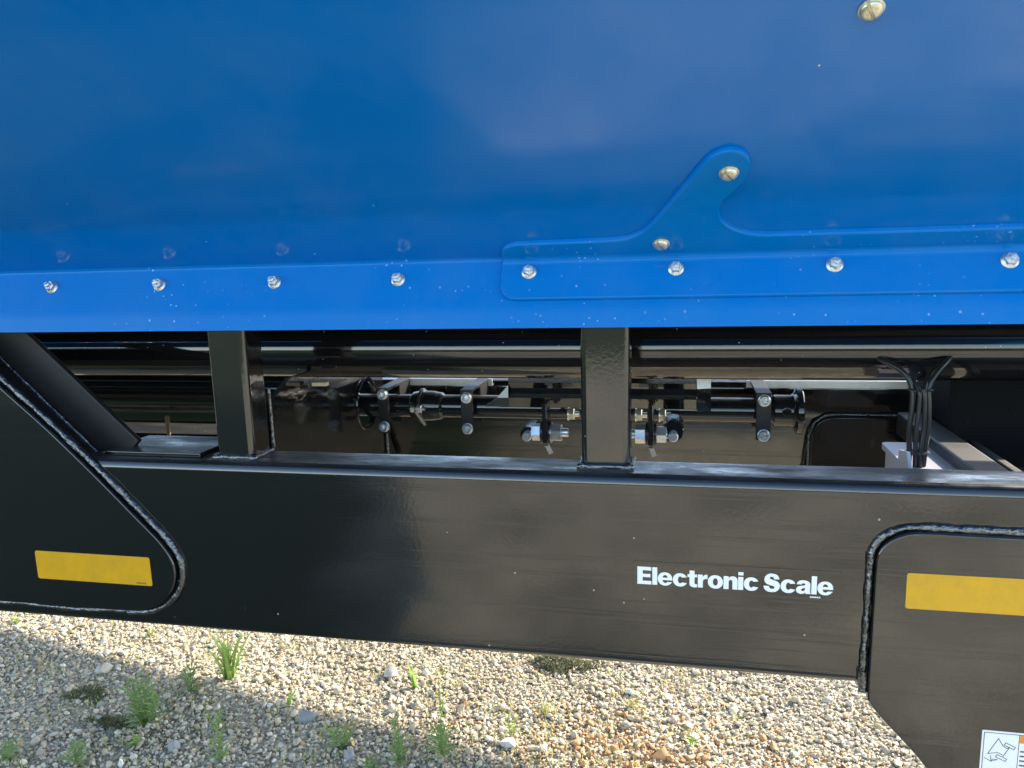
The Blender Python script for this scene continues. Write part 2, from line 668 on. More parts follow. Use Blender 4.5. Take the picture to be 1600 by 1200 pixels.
top = (AY + PAN[0] * 1.35, AZ + PAN[1] * 1.35)
panel_pts = [top] + [(AY + PAN[0] * s, AZ + PAN[1] * s) for s in (0.6, 0.3, 0.1)] + [(AY + PAN[0] * 0.007, AZ + PAN[1] * 0.007)]
panel = profile_sheet(panel_pts, TX0, TX1, 1, 0.004, (0.574, 0.819)).build('tank_panel', 'blue_panel', cart, 25)
tag(panel, 'blue sloping lower tank panel')
fl_pts = bend((AY + PAN[0] * 0.05, AZ + PAN[1] * 0.05), (AY, AZ), (AY + FLA[0] * 0.05, AZ + FLA[1] * 0.05), 0.0069, 6) \
    + bend((AY, AZ), B, Cc, 0.008, 7) + [(Cc[0], Cc[1]), (Cc[0] + 0.006, Cc[1] - 0.001)]
flange = profile_sheet(fl_pts, TX0, TX1, 1, 0.004, (0.95, 0.3)).build('tank_flange', 'blue', cart, 40)
tag(flange, 'bright blue bolted lower flange of the tank')
# closed rest of the tank (mostly out of view): floor, far side, ends
mb = MB()
fz = 1.50
fy = FAR_Y
ftop = (fy + 2.9 * 0.788, fz + 2.9 * 0.616)
mb.add([(TX0, AY + 0.004, fz), (TX1, AY + 0.004, fz), (TX1, fy, fz), (TX0, fy, fz), (TX0, ftop[0], ftop[1]), (TX1, ftop[0], ftop[1])],
       [(0, 3, 2, 1), (3, 4, 5, 2)])
mb.build('tank_floor', 'black', cart, 0)
WALL_Z = 3.8
mb = MB().box(TX0, TX1, top[0] - 0.001, top[0] + 0.003, top[1] + 0.002, WALL_Z)
mb.build('tank_side_wall', 'blue_panel', cart, 0)
mb = MB().box(TX0, TX1, ftop[0] - 0.003, ftop[0] + 0.001, ftop[1] + 0.002, WALL_Z)
mb.build('tank_side_wall', 'blue_panel', cart, 0)
for x in (TX0 + 0.002, TX1 - 0.002):
    mb = MB()
    mb.add([(x, AY + 0.005, fz + 0.005), (x, fy, fz + 0.005), (x, ftop[0] - 0.005, ftop[1]), (x, ftop[0] - 0.005, WALL_Z),
            (x, top[0] + 0.008, WALL_Z), (x, top[0] + 0.008, top[1])], [(0, 1, 2, 3, 4, 5)])
    mb.build('tank_end_wall', 'blue_panel', cart, 0)

# unseen tube added beyond the tank to cast the slanted ground shadow
shade_tube = MB().lathe((-3.0, 2.1, 0.86), (1, 0, 0.130), [(0, 0.30), (4.0, 0.30), (4.02, 0.28)], 40).build('shadow_casting_tube', 'blue_panel', cart)
tag(shade_tube, 'unseen blue tube added beyond the tank to shade the ground')

# --- blue reinforcing plate, bent over the crease
pl_pan = [(-0.274, 0.0)] + smooth_path([(-0.274, 0.0), (-0.2715, 0.0236), (-0.2633, 0.0386), (-0.2452, 0.0471)], 4)[1:] + \
    smooth_path([(-0.2452, 0.0471), (-0.1595, 0.0482), (-0.0897, 0.0503), (-0.0617, 0.060), (-0.0398, 0.0823), (0.001, 0.1542), (0.0296, 0.2076),
                 (0.0433, 0.2243), (0.063, 0.2316), (0.0797, 0.2253), (0.0887, 0.2118), (0.0907, 0.1961), (0.0859, 0.1741), (0.0742, 0.1531),
                 (0.0604, 0.1321), (0.0566, 0.1109), (0.0616, 0.0897), (0.0776, 0.0695), (0.0996, 0.0568), (0.1245, 0.0514)], 5)[1:] + \
    [(0.30, 0.0503), (0.60, 0.0503), (0.775, 0.0503), (0.775, 0.0)]
A3 = Vector((1, 0, 0))
pf = (Vector((0, AY, AZ)), A3, Vector((0, PAN[0], PAN[1])), Vector((0, -PAN[1], PAN[0])))
ff = (Vector((0, AY, AZ)), A3, Vector((0, FLA[0], FLA[1])), Vector((0, FLA[1], -FLA[0])))
TH = 0.008
mb = MB().plate(pl_pan, pf, TH, 0.0035)
pl_fla = [(-0.2745, -0.004)] + [(0.775, -0.004), (0.775, 0.0728)] + \
    smooth_path([(-0.2483, 0.0736), (-0.2603, 0.0711), (-0.2694, 0.0633), (-0.2742, 0.052)], 4) + [(-0.2750, 0.0208)]
mb.plate(pl_fla, ff, TH, 0.0035)
cs = TH * 0.824
fil = []
for x in (-0.2715, 0.772):
    p0, pc, p1 = Vector(pan(x, cs + 0.011, TH + 0.0003)), Vector(pan(x, cs, TH + 0.0003)), Vector(fla(x, cs + 0.011, TH + 0.0003))
    fil.append([tuple(p0 * (1 - t) ** 2 + pc * 2 * t * (1 - t) + p1 * t * t) for t in [i / 8 for i in range(9)]])
mb.sweep(fil, cap=False, closed_ring=False)
gusset_blue = mb.build('reinforcing_plate', 'blue', cart, 50)
tag(gusset_blue, 'blue doubler plate with a raised arm bolted across the tank bend')


# --- fasteners (shared meshes, local axis +Z out of the surface)
def flange_bolt_mesh():
    m = MB()
    m.lathe((0, 0, 0), (0, 0, 1), [(0, 0.0118), (0.0016, 0.0118), (0.0032, 0.0095), (0.0036, 0.009)], 24)
    m.hexa((0, 0, 0), (0, 0, 1), 0.0092, 0.003, 0.0105)
    m.lathe((0, 0, 0), (0, 0, 1), [(0.0100, 0.0052), (0.0108, 0.0052)], 16)
    m.slotted((0, 0, 0), (0, 0, 1), 0.0052, 0.0106, 0.0170, 0.0030, 25, 0.0008)
    return m.mesh('flange_bolt', 'zinc', 30)


def round_head_mesh():
    m = MB()
    m.lathe((0, 0, 0), (0, 0, 1), [(0, 0.0128), (0.0012, 0.0128), (0.0016, 0.0122)], 28)
    m.slotted((0, 0, 0), (0, 0, 1), 0.0112, 0.0014, 0.0066, 0.0034, 118, 0.0022, 18)
    return m.mesh('carriage_bolt', 'yellow_zinc', 40)


def cap_screw_mesh():
    m = MB()
    m.lathe((0, 0, 0), (0, 0, 1), [(0, 0.0135), (0.0022, 0.0135), (0.0028, 0.0122), (0.0095, 0.0116), (0.0108, 0.0104), (0.0108, 0.0072),
                                   (0.0095, 0.0064), (0.0020, 0.0060), (0.0020, 0.0002)], 24)
    m.slotted((0, 0, 0), (0, 0, 1), 0.0062, 0.0018, 0.0070, 0.0050, 125, 0.001, 8)
    return m.mesh('cap_screw', 'zinc', 35)


FB, RH, CS = flange_bolt_mesh(), round_head_mesh(), cap_screw_mesh()


def toward(n):
    return Vector(n).to_track_quat('Z', 'Y').to_euler()


f_rot = toward((0, FLA[1], -FLA[0]))
p_rot = toward((0, -PAN[1], PAN[0]))
for i, x in enumerate((-1.554, -1.334, -1.114, -0.892, -0.670, -0.448, -0.228, -0.002, 0.223, 0.451, 0.676)):
    h = TH if x > -0.27 else 0.0
    ob = place(FB, 'flange_bolt', flange, fla(x, 0.0322 if x < -0.27 else 0.028, h + 0.0004), f_rot)
    ob.rotation_euler.rotate_axis('Z', random.uniform(-0.5, 0.5))
for x, s, h in ((0.0641, 0.192, TH), (-0.0239, 0.0407, TH)):
    place(RH, 'carriage_bolt', gusset_blue, pan(x, s, h + 0.0004), p_rot)
place(RH, 'carriage_bolt', panel, pan(0.1873, 0.4184, 0.0004), p_rot)

# --- near frame beam
beam = MB().rr_x(-2.7, 1.7, 0.0, 0.105, 0.806, 1.138, 0.017, 7).build('frame_beam', 'frame', cart)
tag(beam, 'near glossy black box beam of the frame')

# posts between beam and tank
for i, (x0, x1, y0) in enumerate(((-0.834, -0.758, 0.036), (-0.156, -0.075, 0.046))):
    p = MB().rr_z(x0, x1, y0, y0 + 0.066, 1.136, 1.60 - 0.105, 0.0115, 6).build('post', 'post', cart)
    tag(p, 'black square tube post, ' + ('left one near the diagonal brace' if i == 0 else 'middle one in front of the drive shaft'))
    w = MB()
    e = 0.003
    w.bead([(x0 - e, y0 + 0.05, 1.1395), (x0 - e, y0 - e, 1.1395), (x1 + e, y0 - e, 1.1395), (x1 + e, y0 + 0.06, 1.1385)], 0.0050, seed=20 + i, step=0.003, rip=0.15)
    w.build('weld_bead', 'weld', p, 60)

# pad plate on the beam, left of the first post
MB().box(-1.066, -0.862, 0.026, 0.155, 1.1385, 1.1465, 0.0015).build('pad_plate', 'frame', cart)

# --- left gusset plate, its filler and the diagonal brace behind it
g_out = [(-1.95, 1.362), (-1.336, 1.362)] + smooth_path([(-1.336, 1.362), (-1.242, 1.276), (-1.150, 1.196), (-1.057, 1.107), (-0.985, 1.034),
        (-0.940, 0.988), (-0.918, 0.955), (-0.912, 0.925), (-0.922, 0.893), (-0.948, 0.864), (-0.985, 0.847), (-1.03, 0.842), (-1.10, 0.841)], 4)[1:] + [(-1.95, 0.840)]
fr = (Vector((0, 0.0, 0)), A3, Vector((0, 0, 1)), Vector((0, -1, 0)))
gus = MB().plate(g_out, fr, 0.013, 0.003).build('gusset_plate', 'frame', cart, 50)
tag(gus, 'black gusset plate welded over the left end of the beam')
w = MB()
edge = smooth_path([(-1.34, 1.375), (-1.242, 1.287), (-1.145, 1.202), (-1.052, 1.114), (-0.980, 1.042), (-0.934, 0.994), (-0.909, 0.957), (-0.903, 0.925),
                    (-0.913, 0.890), (-0.942, 0.858), (-0.982, 0.840), (-1.03, 0.8355)], 5)
w.bead([(x, -0.002, z) for x, z in edge], 0.0062, seed=3, step=0.004, rip=0.17)
w.bead([(x, -0.003, 0.8355 + 0.002 * math.sin(x * 23)) for x in np.linspace(-1.03, -1.9, 60)], 0.0048, seed=4, step=0.004)
w.build('weld_bead', 'weld', gus, 60)
# brace (square tube at 45 degrees)
bd = Vector((-0.719, 0, 0.695))
cpt = Vector((-1.060, 0.066, 1.139))
br = MB().rr_dir(cpt - bd * 0.02 + Vector((0, 0, 0.004)), cpt + bd * 0.42, (0.695, 0, 0.719), 0.084, 0.013, 0.003).build('diagonal_brace', 'satin', cart)
tag(br, 'black diagonal tube brace rising to the left under the tank')
fill_out = [(-1.36, 1.362), (-1.345, 1.362), (-1.098, 1.128), (-1.055, 1.128), (-1.055, 1.10), (-1.10, 1.10), (-1.36, 1.33)]
MB().plate([(-1.40, 1.385), (-1.366, 1.385), (-1.101, 1.130), (-1.046, 1.128), (-1.06, 1.085), (-1.30, 1.29)],
           (Vector((0, 0.056, 0)), A3, Vector((0, 0, 1)), Vector((0, -1, 0))), 0.05, 0.004).build('brace_filler', 'frame', cart, 50)
w = MB()
w.bead([(-1.34, 0.053, 1.362), (-1.235, 0.053, 1.261), (-1.101, 0.053, 1.1315), (-1.085, 0.045, 1.137)], 0.0042, seed=9, step=0.004, rip=0.3)
w.build('weld_bead', 'weld', br, 60)

# --- right axle plate
p_out = [(1.5, 1.066), (0.60, 1.066)] + smooth_path([(0.60, 1.066), (0.45, 1.067), (0.360, 1.068), (0.332, 1.063), (0.310, 1.049), (0.299, 1.028), (0.297, 0.99), (0.296, 0.90), (0.2955, 0.80),
        (0.299, 0.786), (0.310, 0.770), (0.330, 0.747), (0.369, 0.704), (0.400, 0.664), (0.46, 0.585)], 4)[1:] + [(0.60, 0.50), (1.5, 0.50)]
axp = MB().plate(p_out, fr, 0.014, 0.003).build('axle_plate', 'frame', cart, 50)
tag(axp, 'large black axle plate welded over the right end of the beam')
w = MB()
edge = smooth_path([(1.5, 1.071), (0.60, 1.071), (0.45, 1.072), (0.356, 1.073), (0.326, 1.067), (0.303, 1.051), (0.292, 1.028)], 5)
w.bead([(x, -0.002, z) for x, z in edge], 0.0068, seed=5, step=0.004, rip=0.12)
w.bead([(0.2915, -0.003, 1.028), (0.291, -0.003, 0.99), (0.290, -0.003, 0.90), (0.2885, -0.003, 0.83)], 0.0058, seed=6, step=0.004)
w.bead([(0.2885, -0.003, 0.835), (0.290, -0.003, 0.800)], 0.0075, seed=8, step=0.004)
w.build('weld_bead', 'weld', axp, 60)


# --- stickers and decals
def rrect_plate(x0, x1, z0, z1, r, y, t, mat, name, parent, shear=0.0):
    out = [(a + shear * (b - z0), b) for a, b in MB.rr(x0, x1, z0, z1, r, 4)]
    return MB().plate(out, (Vector((0, y, 0)), A3, Vector((0, 0, 1)), Vector((0, -1, 0))), t, 0.0003).build(name, mat, parent, 40)


st1 = rrect_plate(-1.216, -0.963, 0.897, 0.954, 0.004, -0.0131, 0.0008, 'amber', 'reflector_sticker', cart)
tag(st1, 'amber reflective sticker on the left gusset plate')
st2 = rrect_plate(0.341, 0.594, 0.948, 1.005, 0.004, -0.0141, 0.0008, 'amber', 'reflector_sticker', cart)
tag(st2, 'amber reflective sticker on the right axle plate')
mb = MB()
for k in range(5):
    x = -0.996 + k * 0.0042
    mb.box(x, x + 0.0028, -0.01415, -0.01405, 0.9005, 0.9032)
mb.build('part_number_print', 'print_dark', st1, 0)

film = rrect_plate(-0.068, 0.254, 0.943, 0.995, 0.006, -0.0002, 0.0006, 'frame', 'name_decal', cart)
tag(film, 'clear decal on the beam with white lettering Electronic Scale')


def ell(cx, cy, rx, ry, a0, a1, n=14, p=1.0):
    return [(cx + rx * math.copysign(abs(math.cos(t)) ** p, math.cos(t)), cy + ry * math.copysign(abs(math.sin(t)) ** p, math.sin(t)))
            for t in [math.radians(a0 + (a1 - a0) * i / n) for i in range(n + 1)]]


GLYPH = {   # heavy grotesque letters: advance width, outlines (holes after the outer line)
    'E': (0.74, [[(0, 0), (.72, 0), (.72, .2), (.27, .2), (.27, .41), (.67, .41), (.67, .6), (.27, .6), (.27, .8), (.71, .8), (.71, 1), (0, 1)]]),
    'l': (0.25, [[(0, 0), (.25, 0), (.25, 1), (0, 1)]]),
    'i': (0.25, [[(0, 0), (.25, 0), (.25, .73), (0, .73)], [(0, .82), (.25, .82), (.25, 1), (0, 1)]]),
    'o': (0.75, [ell(.375, .365, .375, .38, 0, 352, 30, .93), ell(.375, .365, .125, .21, 0, 348, 20, .93)]),
    'e': (0.74, [[(.74, .30), (.25, .30), (.262, .21), (.31, .15), (.38, .132), (.45, .15), (.485, .20), (.73, .20)]
                 + ell(.37, .365, .37, .38, -38, -352, 28, .93), [(.252, .44)] + ell(.375, .44, .122, .155, 170, 10, 10)  + [(.498, .44)]]),
    'c': (0.71, [ell(.365, .365, .365, .38, 24, 336, 26, .93) + ell(.37, .365, .115, .2, 318, 42, 16, .93)]),
    't': (0.49, [[(.10, .56), (0, .56), (0, .72), (.10, .72), (.10, .93), (.35, .93), (.35, .72), (.48, .72), (.48, .56), (.35, .56), (.35, .24), (.37, .18),
                  (.42, .165), (.48, .17), (.48, 0), (.40, -.012), (.30, -.012), (.18, .02), (.12, .09), (.10, .2)]]),
    'r': (0.47, [[(0, 0), (.25, 0), (.25, .33), (.27, .43), (.33, .49), (.41, .505), (.48, .49), (.48, .745), (.40, .745), (.32, .71), (.245, .61), (.24, .61), (.24, .73), (0, .73)]]),
    'n': (0.69, [[(0, 0), (.25, 0), (.25, .40), (.27, .49), (.34, .535), (.41, .52), (.44, .45), (.44, 0), (.69, 0), (.69, .50), (.66, .63), (.58, .715), (.46, .745),
                  (.35, .72), (.27, .66), (.24, .62), (.24, .73), (0, .73)]]),
    'S': (0.79, [[(0, .32), (.26, .32), (.28, .23), (.34, .18), (.41, .17), (.50, .18), (.535, .24), (.52, .29), (.45, .33), (.30, .37), (.15, .43), (.06, .52), (.03, .67),
                  (.06, .83), (.16, .95), (.28, 1.01), (.40, 1.02), (.55, 1.0), (.67, .93), (.73, .83), (.75, .71), (.50, .71), (.48, .79), (.44, .83), (.385, .84), (.32, .83),
                  (.29, .78), (.305, .73), (.37, .69), (.52, .65), (.66, .59), (.75, .50), (.79, .37), (.77, .22), (.70, .10), (.58, .01), (.40, -.02), (.22, .0), (.09, .08), (.02, .19)]]),
    'a': (0.70, [[(.70, 0), (.455, 0), (.44, .07), (.36, .0), (.22, -.015), (.08, .03), (.01, .12), (0, .22), (.04, .34), (.14, .41), (.28, .44), (.40, .46), (.435, .50),
                  (.42, .56), (.36, .58), (.29, .57), (.265, .51), (.03, .51), (.06, .62), (.15, .71), (.30, .745), (.45, .74), (.58, .69), (.66, .60), (.675, .48), (.675, .14), (.68, .06)],
                 [(.43, .33), (.43, .25), (.40, .18), (.34, .145), (.27, .155), (.245, .20), (.26, .26), (.33, .30)]]),
}


def lettering(body, x0, y, z0, width, height, parent):
    cu = bpy.data.curves.new('lettering', 'CURVE')
    cu.dimensions = '2D'
    cu.fill_mode = 'FRONT'
    x = 0.0
    for ch in body:
        if ch == ' ':
            x += 0.22
            continue
        adv, outs = GLYPH[ch]
        for o in outs:
            sp = cu.splines.new('POLY')
            sp.points.add(len(o) - 1)
            for k, (a, b) in enumerate(o):
                sp.points[k].co = (x + a, b, 0, 1)
            sp.use_cyclic_u = True
        x += adv + 0.03
    total = x - 0.03
    tmp = bpy.data.objects.new('lettering', cu)
    scene.collection.objects.link(tmp)
    bpy.context.view_layer.update()
    me = bpy.data.meshes.new_from_object(tmp.evaluated_get(bpy.context.evaluated_depsgraph_get()))
    bpy.data.objects.remove(tmp)
    co = np.empty(len(me.vertices) * 3)
    me.vertices.foreach_get('co', co)
    co = co.reshape(-1, 3)
    out = np.stack([x0 + co[:, 0] / total * width, np.full(len(co), y), z0 + co[:, 1] * height], 1)
    me.vertices.foreach_set('co', out.ravel())
    me.materials.clear()
    me.materials.append(M['print_white'])
    me.update()
    ob = bpy.data.objects.new('lettering', me)
    scene.collection.objects.link(ob)
    ob.parent = parent
    return ob


lettering('Electronic Scale', -0.0605, -0.00105, 0.9555, 0.301, 0.0300, film)
mb = MB()
for k in range(5):
    mb.box(0.207 + k * 0.0032, 0.2093 + k * 0.0032, -0.00105, -0.00095, 0.9495, 0.9518)
mb.build('part_number_print', 'print_white', film, 0)

# warning label in the lower right corner
lab = rrect_plate(0.460, 0.640, 0.640, 0.7585, 0.002, -0.0141, 0.0006, 'white_film', 'warning_label', cart)
tag(lab, 'white warning label with a line drawing of a trailer and orange header')
mb = MB()
YL = -0.0148


def line(mb, pts, w, closed=False):
    pts = [Vector((p[0], p[1])) for p in pts]
    if closed:
        pts.append(pts[0])
    for a, b in zip(pts[:-1], pts[1:]):
        d = (b - a).normalized()
        a2, b2 = a - d * w * 0.4, b + d * w * 0.4
        n = Vector((-d.y, d.x)) * w / 2
        mb.quad([(a2.x + n.x, YL, a2.y + n.y), (a2.x - n.x, YL, a2.y - n.y), (b2.x - n.x, YL, b2.y - n.y), (b2.x + n.x, YL, b2.y + n.y)])


def lp(px, py):                                           # label drawing units -> metres on the label
    return (0.460 + (px - 705) * 0.000115, 0.7585 - (py - 745) * 0.000125)


line(mb, [lp(732, 772), lp(1700, 772), lp(1700, 1660), lp(732, 1660)], 0.0011, True)
line(mb, [lp(1150, 772), lp(1150, 1660)], 0.0009)
line(mb, [lp(905, 842), lp(965, 935), lp(1015, 965), lp(1035, 950)], 0.0011)
line(mb, [lp(905, 842), lp(790, 1055), lp(905, 1030), lp(965, 1055)], 0.0011)
line(mb, [lp(1040, 955), lp(975, 1075)], 0.0011)
line(mb, [lp(995, 890), lp(1112, 940), lp(1098, 972), lp(978, 922)], 0.0011, True)
line(mb, [lp(905, 1058), lp(1022, 1108), lp(1005, 1140), lp(887, 1090)], 0.0011, True)
line(mb, [lp(750, 1115), lp(840, 1155), lp(912, 1125), lp(860, 1122), lp(835, 1150), lp(828, 1080)], 0.001)
for k in range(9):
    line(mb, [lp(1180, 990 + k * 62), lp(1180 + 430 - (k % 3) * 60, 990 + k * 62)], 0.0026)
mb.build('label_print', 'print_dark', lab, 0)
mb = MB()
a, b = lp(1158, 778), lp(1694, 880)
mb.quad([(a[0], YL - 0.0001, b[1]), (b[0], YL - 0.0001, b[1]), (b[0], YL - 0.0001, a[1]), (a[0], YL - 0.0001, a[1])])
mb.build('label_header', 'print_orange', lab, 0)

# --- rear frame beam and plates
rp = [(0.758, 0.85), (0.690, 1.085), (0.690, 1.155)] + arc(0.707, 1.155, 0.017, 180, 90, 6)[1:] + [(0.795, 1.172), (0.795, 0.85)]
rear = MB().sweep([[(x, y, z) for y, z in rp] for x in (-2.7, 1.7)]).build('frame_beam', 'frame', cart)
tag(rear, 'rear black box beam behind the drive shaft')
MB().plate([(0.312, 0.80), (0.70, 0.80), (0.70, 1.092)] + smooth_path([(0.37, 1.092), (0.345, 1.088), (0.324, 1.074), (0.314, 1.05)], 4),
           (Vector((0, 0.690, 0)), A3, Vector((0, 0, 1)), Vector((0, -1, 0))), 0.012, 0.003).build('rear_axle_plate', 'frame', cart, 50)
w = MB()
w.bead([(0.309, 0.687, 0.90), (0.309, 0.687, 1.045), (0.320, 0.687, 1.078), (0.345, 0.687, 1.094), (0.37, 0.687, 1.097), (0.6, 0.687, 1.097)], 0.0038, seed=31, step=0.004)
w.build('weld_bead', 'weld', rear, 60)

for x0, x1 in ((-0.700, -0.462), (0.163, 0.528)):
    m = MB().box(x0, x1, 0.684, 0.689, 1.1595, 1.1775, 0.001).build('sunlit_edge_strip', 'sun_pale', rear)  # pale strips added for the sunlit top edge of the rear beam

# cross plate at the left post, with the round hole for the shaft
SHY, SHZ = 0.573, 1.128


def holed_plate(x, t, y0, y1, z0, z1, cy, cz, r, n=48):
    mb = MB()
    inner, outer = [], []
    for i in range(n):
        t_ = 2 * math.pi * (i + 0.5) / n
        c, s = math.cos(t_), math.sin(t_)
        k = min(((y1 - cy) / c if c > 0 else (y0 - cy) / c), ((z1 - cz) / s if s > 0 else (z0 - cz) / s))
        inner.append((cy + r * c, cz + r * s))
        outer.append((cy + k * c, cz + k * s))
    rings = [[(x + t, *p) for p in inner], [(x + t, *p) for p in outer], [(x, *p) for p in outer], [(x, *p) for p in inner], [(x + t, *p) for p in inner]]
    return mb.sweep(rings, cap=False)


cp = holed_plate(-0.771, 0.010, 0.108, 0.688, 0.86, 1.26, SHY, SHZ + 0.004, 0.062).build('cross_plate', 'frame', cart, 30)
tag(cp, 'black cross plate with a round hole for the drive shaft')
MB().bead([(-0.757, 0.685, 0.93), (-0.757, 0.685, 1.07)], 0.007, seed=33, step=0.004).build('weld_bead', 'weld', cp, 60)
MB().bead([(-0.759, 0.110, 1.14), (-0.759, 0.110, 1.255)], 0.003, seed=34, step=0.004).build('weld_bead', 'weld', cp, 60)
m = MB()
m.tube([(-0.760, SHY + 0.063 * math.cos(t), SHZ + 0.004 + 0.063 * math.sin(t)) for t in np.linspace(0, 2 * math.pi, 49)], 0.0045, 8)
m.build('hole_rim', 'black', cp)
MB().box(-0.748, -0.716, 0.262, 0.278, 1.232, 1.240, 0.001).build('tan_tab', 'tan_tab', cart)

# --- long pipes under the tank
pA = MB().lathe((-2.6, 0.335, 1.303), (1, 0, 0), [(0, 0.063), (3.60, 0.063), (3.61, 0.060)], 64).build('auger_pipe', 'pipe', cart)
tag(pA, 'thick glossy black pipe running under the tank lip')
MB().lathe((-2.6, 0.50, 1.178), (1, 0, 0), [(0, 0.058), (1.82, 0.058)], 32).build('hydraulic_pipe', 'black', cart)
MB().box(-1.55, -1.10, 0.46, 0.60, 1.06, 1.072, 0.002).build('cross_shelf', 'sill', cart)
MB().box(-1.252, -1.243, 0.455, 0.462, 1.02, 1.118, 0.001).build('rusty_strip', 'rust', cart)

# --- drive shaft
sh = MB().lathe((-1.0, SHY, SHZ), (1, 0, 0), [(0, 0.0285), (1.215, 0.0285)], 32).build('drive_shaft', 'black', cart)
tag(sh, 'glossy black drive shaft with coupling and end flange')
MB().lathe((-0.640, SHY, SHZ), (1, 0, 0), [(0, 0.029), (0.006, 0.035), (0.022, 0.038), (0.026, 0.041), (0.033, 0.041), (0.036, 0.038), (0.060, 0.037), (0.066, 0.035), (0.078, 0.034), (0.084, 0.0288)], 32).build('coupling', 'black', sh)
m = MB()
m.tube([(-0.612, SHY + 0.0405 * math.cos(t), SHZ + 0.0405 * math.sin(t)) for t in np.linspace(0, 2 * math.pi, 33)], 0.004, 8)
m.build('clamp_band', 'satin', sh)
m = MB()
m.lathe((-0.628, SHY - 0.046, SHZ + 0.002), (1, 0, 0), [(0, 0.004), (0.036, 0.004)], 12)
m.hexa((-0.628, SHY - 0.046, SHZ + 0.002), (1, 0, 0), 0.0085, 0.0, 0.008)
m.hexa((-0.628, SHY - 0.046, SHZ + 0.002), (1, 0, 0), 0.0095, 0.016, 0.028)
m.build('clamp_bolt', 'zinc', sh, 30)
MB().rr_dir((-0.617, SHY - 0.046, SHZ - 0.004), (-0.596, SHY - 0.038, SHZ - 0.040), (1, 0, 0), 0.007, 0.003, 0.001, 2).build('clamp_strap', 'yellow_zinc', sh)
MB().lathe((0.205, SHY, SHZ), (1, 0, 0), [(0, 0.029), (0.008, 0.036), (0.044, 0.036), (0.050, 0.040), (0.055, 0.052), (0.066, 0.052), (0.068, 0.050)], 36).build('end_flange', 'black', sh)
m = MB()
m.lathe((0.237, SHY - 0.030, SHZ + 0.006), (0, -1, 0), [(0, 0.010), (0.010, 0.010), (0.011, 0.008)], 20)
m.hexa((0.237, SHY - 0.030, SHZ + 0.006), (0, -1, 0), 0.0065, 0.010, 0.016)
m.build('grease_plug', 'black', sh, 30)

# shaft brackets: strap in front of the shaft, top arm back to the rear beam, two cap screws
cs_rot = toward((0, -1, 0))
for k, (x, zt, zb, z1, z2, wd) in enumerate(((-0.697, 1.181, 1.070, 1.166, 1.086, 0.028), (-0.487, 1.179, 1.073, 1.160, 1.085, 0.029), (0.187, 1.178, 1.072, 1.161, 1.083, 0.031))):
    m = MB()
    m.rr_z(x - wd / 2, x + wd / 2, 0.522, 0.530, zb, zt, 0.002, 2)
    m.box(x - wd / 2, x + wd / 2, 0.5305, 0.689, zt - 0.007, zt, 0.001)
    m.box(x - wd / 2, x + wd / 2, 0.6045, 0.689, zb + 0.01, zb + 0.018, 0.001)
    m.box(x + wd / 2 - 0.006, x + wd / 2 - 0.0005, 0.606, 0.688, zb + 0.0185, zt - 0.0075)
    o = m.build('shaft_bracket', 'satin', cart)
    tag(o, ('black shaft bracket beside the cross plate', 'black shaft bracket right of the clamped coupling', 'black shaft bracket beside the end flange')[k])
    for z in (z1, z2):
        q = place(CS, 'cap_screw', o, (x + 0.001, 0.5218, z), cs_rot)
        q.rotation_euler.rotate_axis('Z', random.uniform(-0.25, 0.25))

# --- formed channel in front of the shaft
m = MB()
prof = [(0.500, 1.2235), (0.472, 1.2235), (0.470, 1.2215), (0.470, 1.206), (0.484, 1.178), (0.466, 1.172), (0.4765, 1.1490)]
ring = prof + [(p[0] + 0.004, p[1] - 0.004 if i < 2 else p[1] + 0.0015) for i, p in reversed(list(enumerate(prof)))]
m.sweep([[(x, y, z) for y, z in ring] for x in (-0.372, 0.042)])
o = m.build('gate_channel', 'frame', cart, 14)
tag(o, 'black folded channel in front of the drive shaft')
m = MB()
m.add([(-0.430, 0.482, 1.1485), (-0.3725, 0.482, 1.1485), (-0.3725, 0.466, 1.172), (-0.398, 0.466, 1.172), (-0.3725, 0.470, 1.200),
       (-0.430, 0.486, 1.1495), (-0.3725, 0.486, 1.1495), (-0.3725, 0.470, 1.173), (-0.398, 0.470, 1.173), (-0.3725, 0.474, 1.200)],
      [(0, 1, 2, 3), (3, 2, 4), (5, 8, 7, 6), (8, 9, 7), (0, 3, 8, 5), (3, 4, 9, 8), (0, 5, 6, 1)])
m.build('channel_ear', 'frame', o, 14)
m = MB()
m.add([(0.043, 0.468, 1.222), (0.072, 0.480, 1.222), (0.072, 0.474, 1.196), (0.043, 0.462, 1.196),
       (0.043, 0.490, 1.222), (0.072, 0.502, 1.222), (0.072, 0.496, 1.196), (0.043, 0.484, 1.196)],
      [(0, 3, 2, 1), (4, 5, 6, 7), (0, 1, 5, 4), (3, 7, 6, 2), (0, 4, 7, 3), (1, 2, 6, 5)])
m.build('sun_patch_tab', 'sun_pale', o, 0)  # pale tone stands in for a patch of sun on the channel end
m = MB()
m.add([(0.043, 0.462, 1.1955), (0.072, 0.474, 1.1955), (0.072, 0.452, 1.150), (0.043, 0.446, 1.1495),
       (0.043, 0.484, 1.1955), (0.072, 0.496, 1.1955), (0.072, 0.475, 1.150), (0.043, 0.469, 1.1495)],
      [(0, 3, 2, 1), (4, 5, 6, 7), (0, 1, 5, 4), (3, 7, 6, 2), (0, 4, 7, 3), (1, 2, 6, 5)])
m.build('end_cheek', 'black', o, 0)

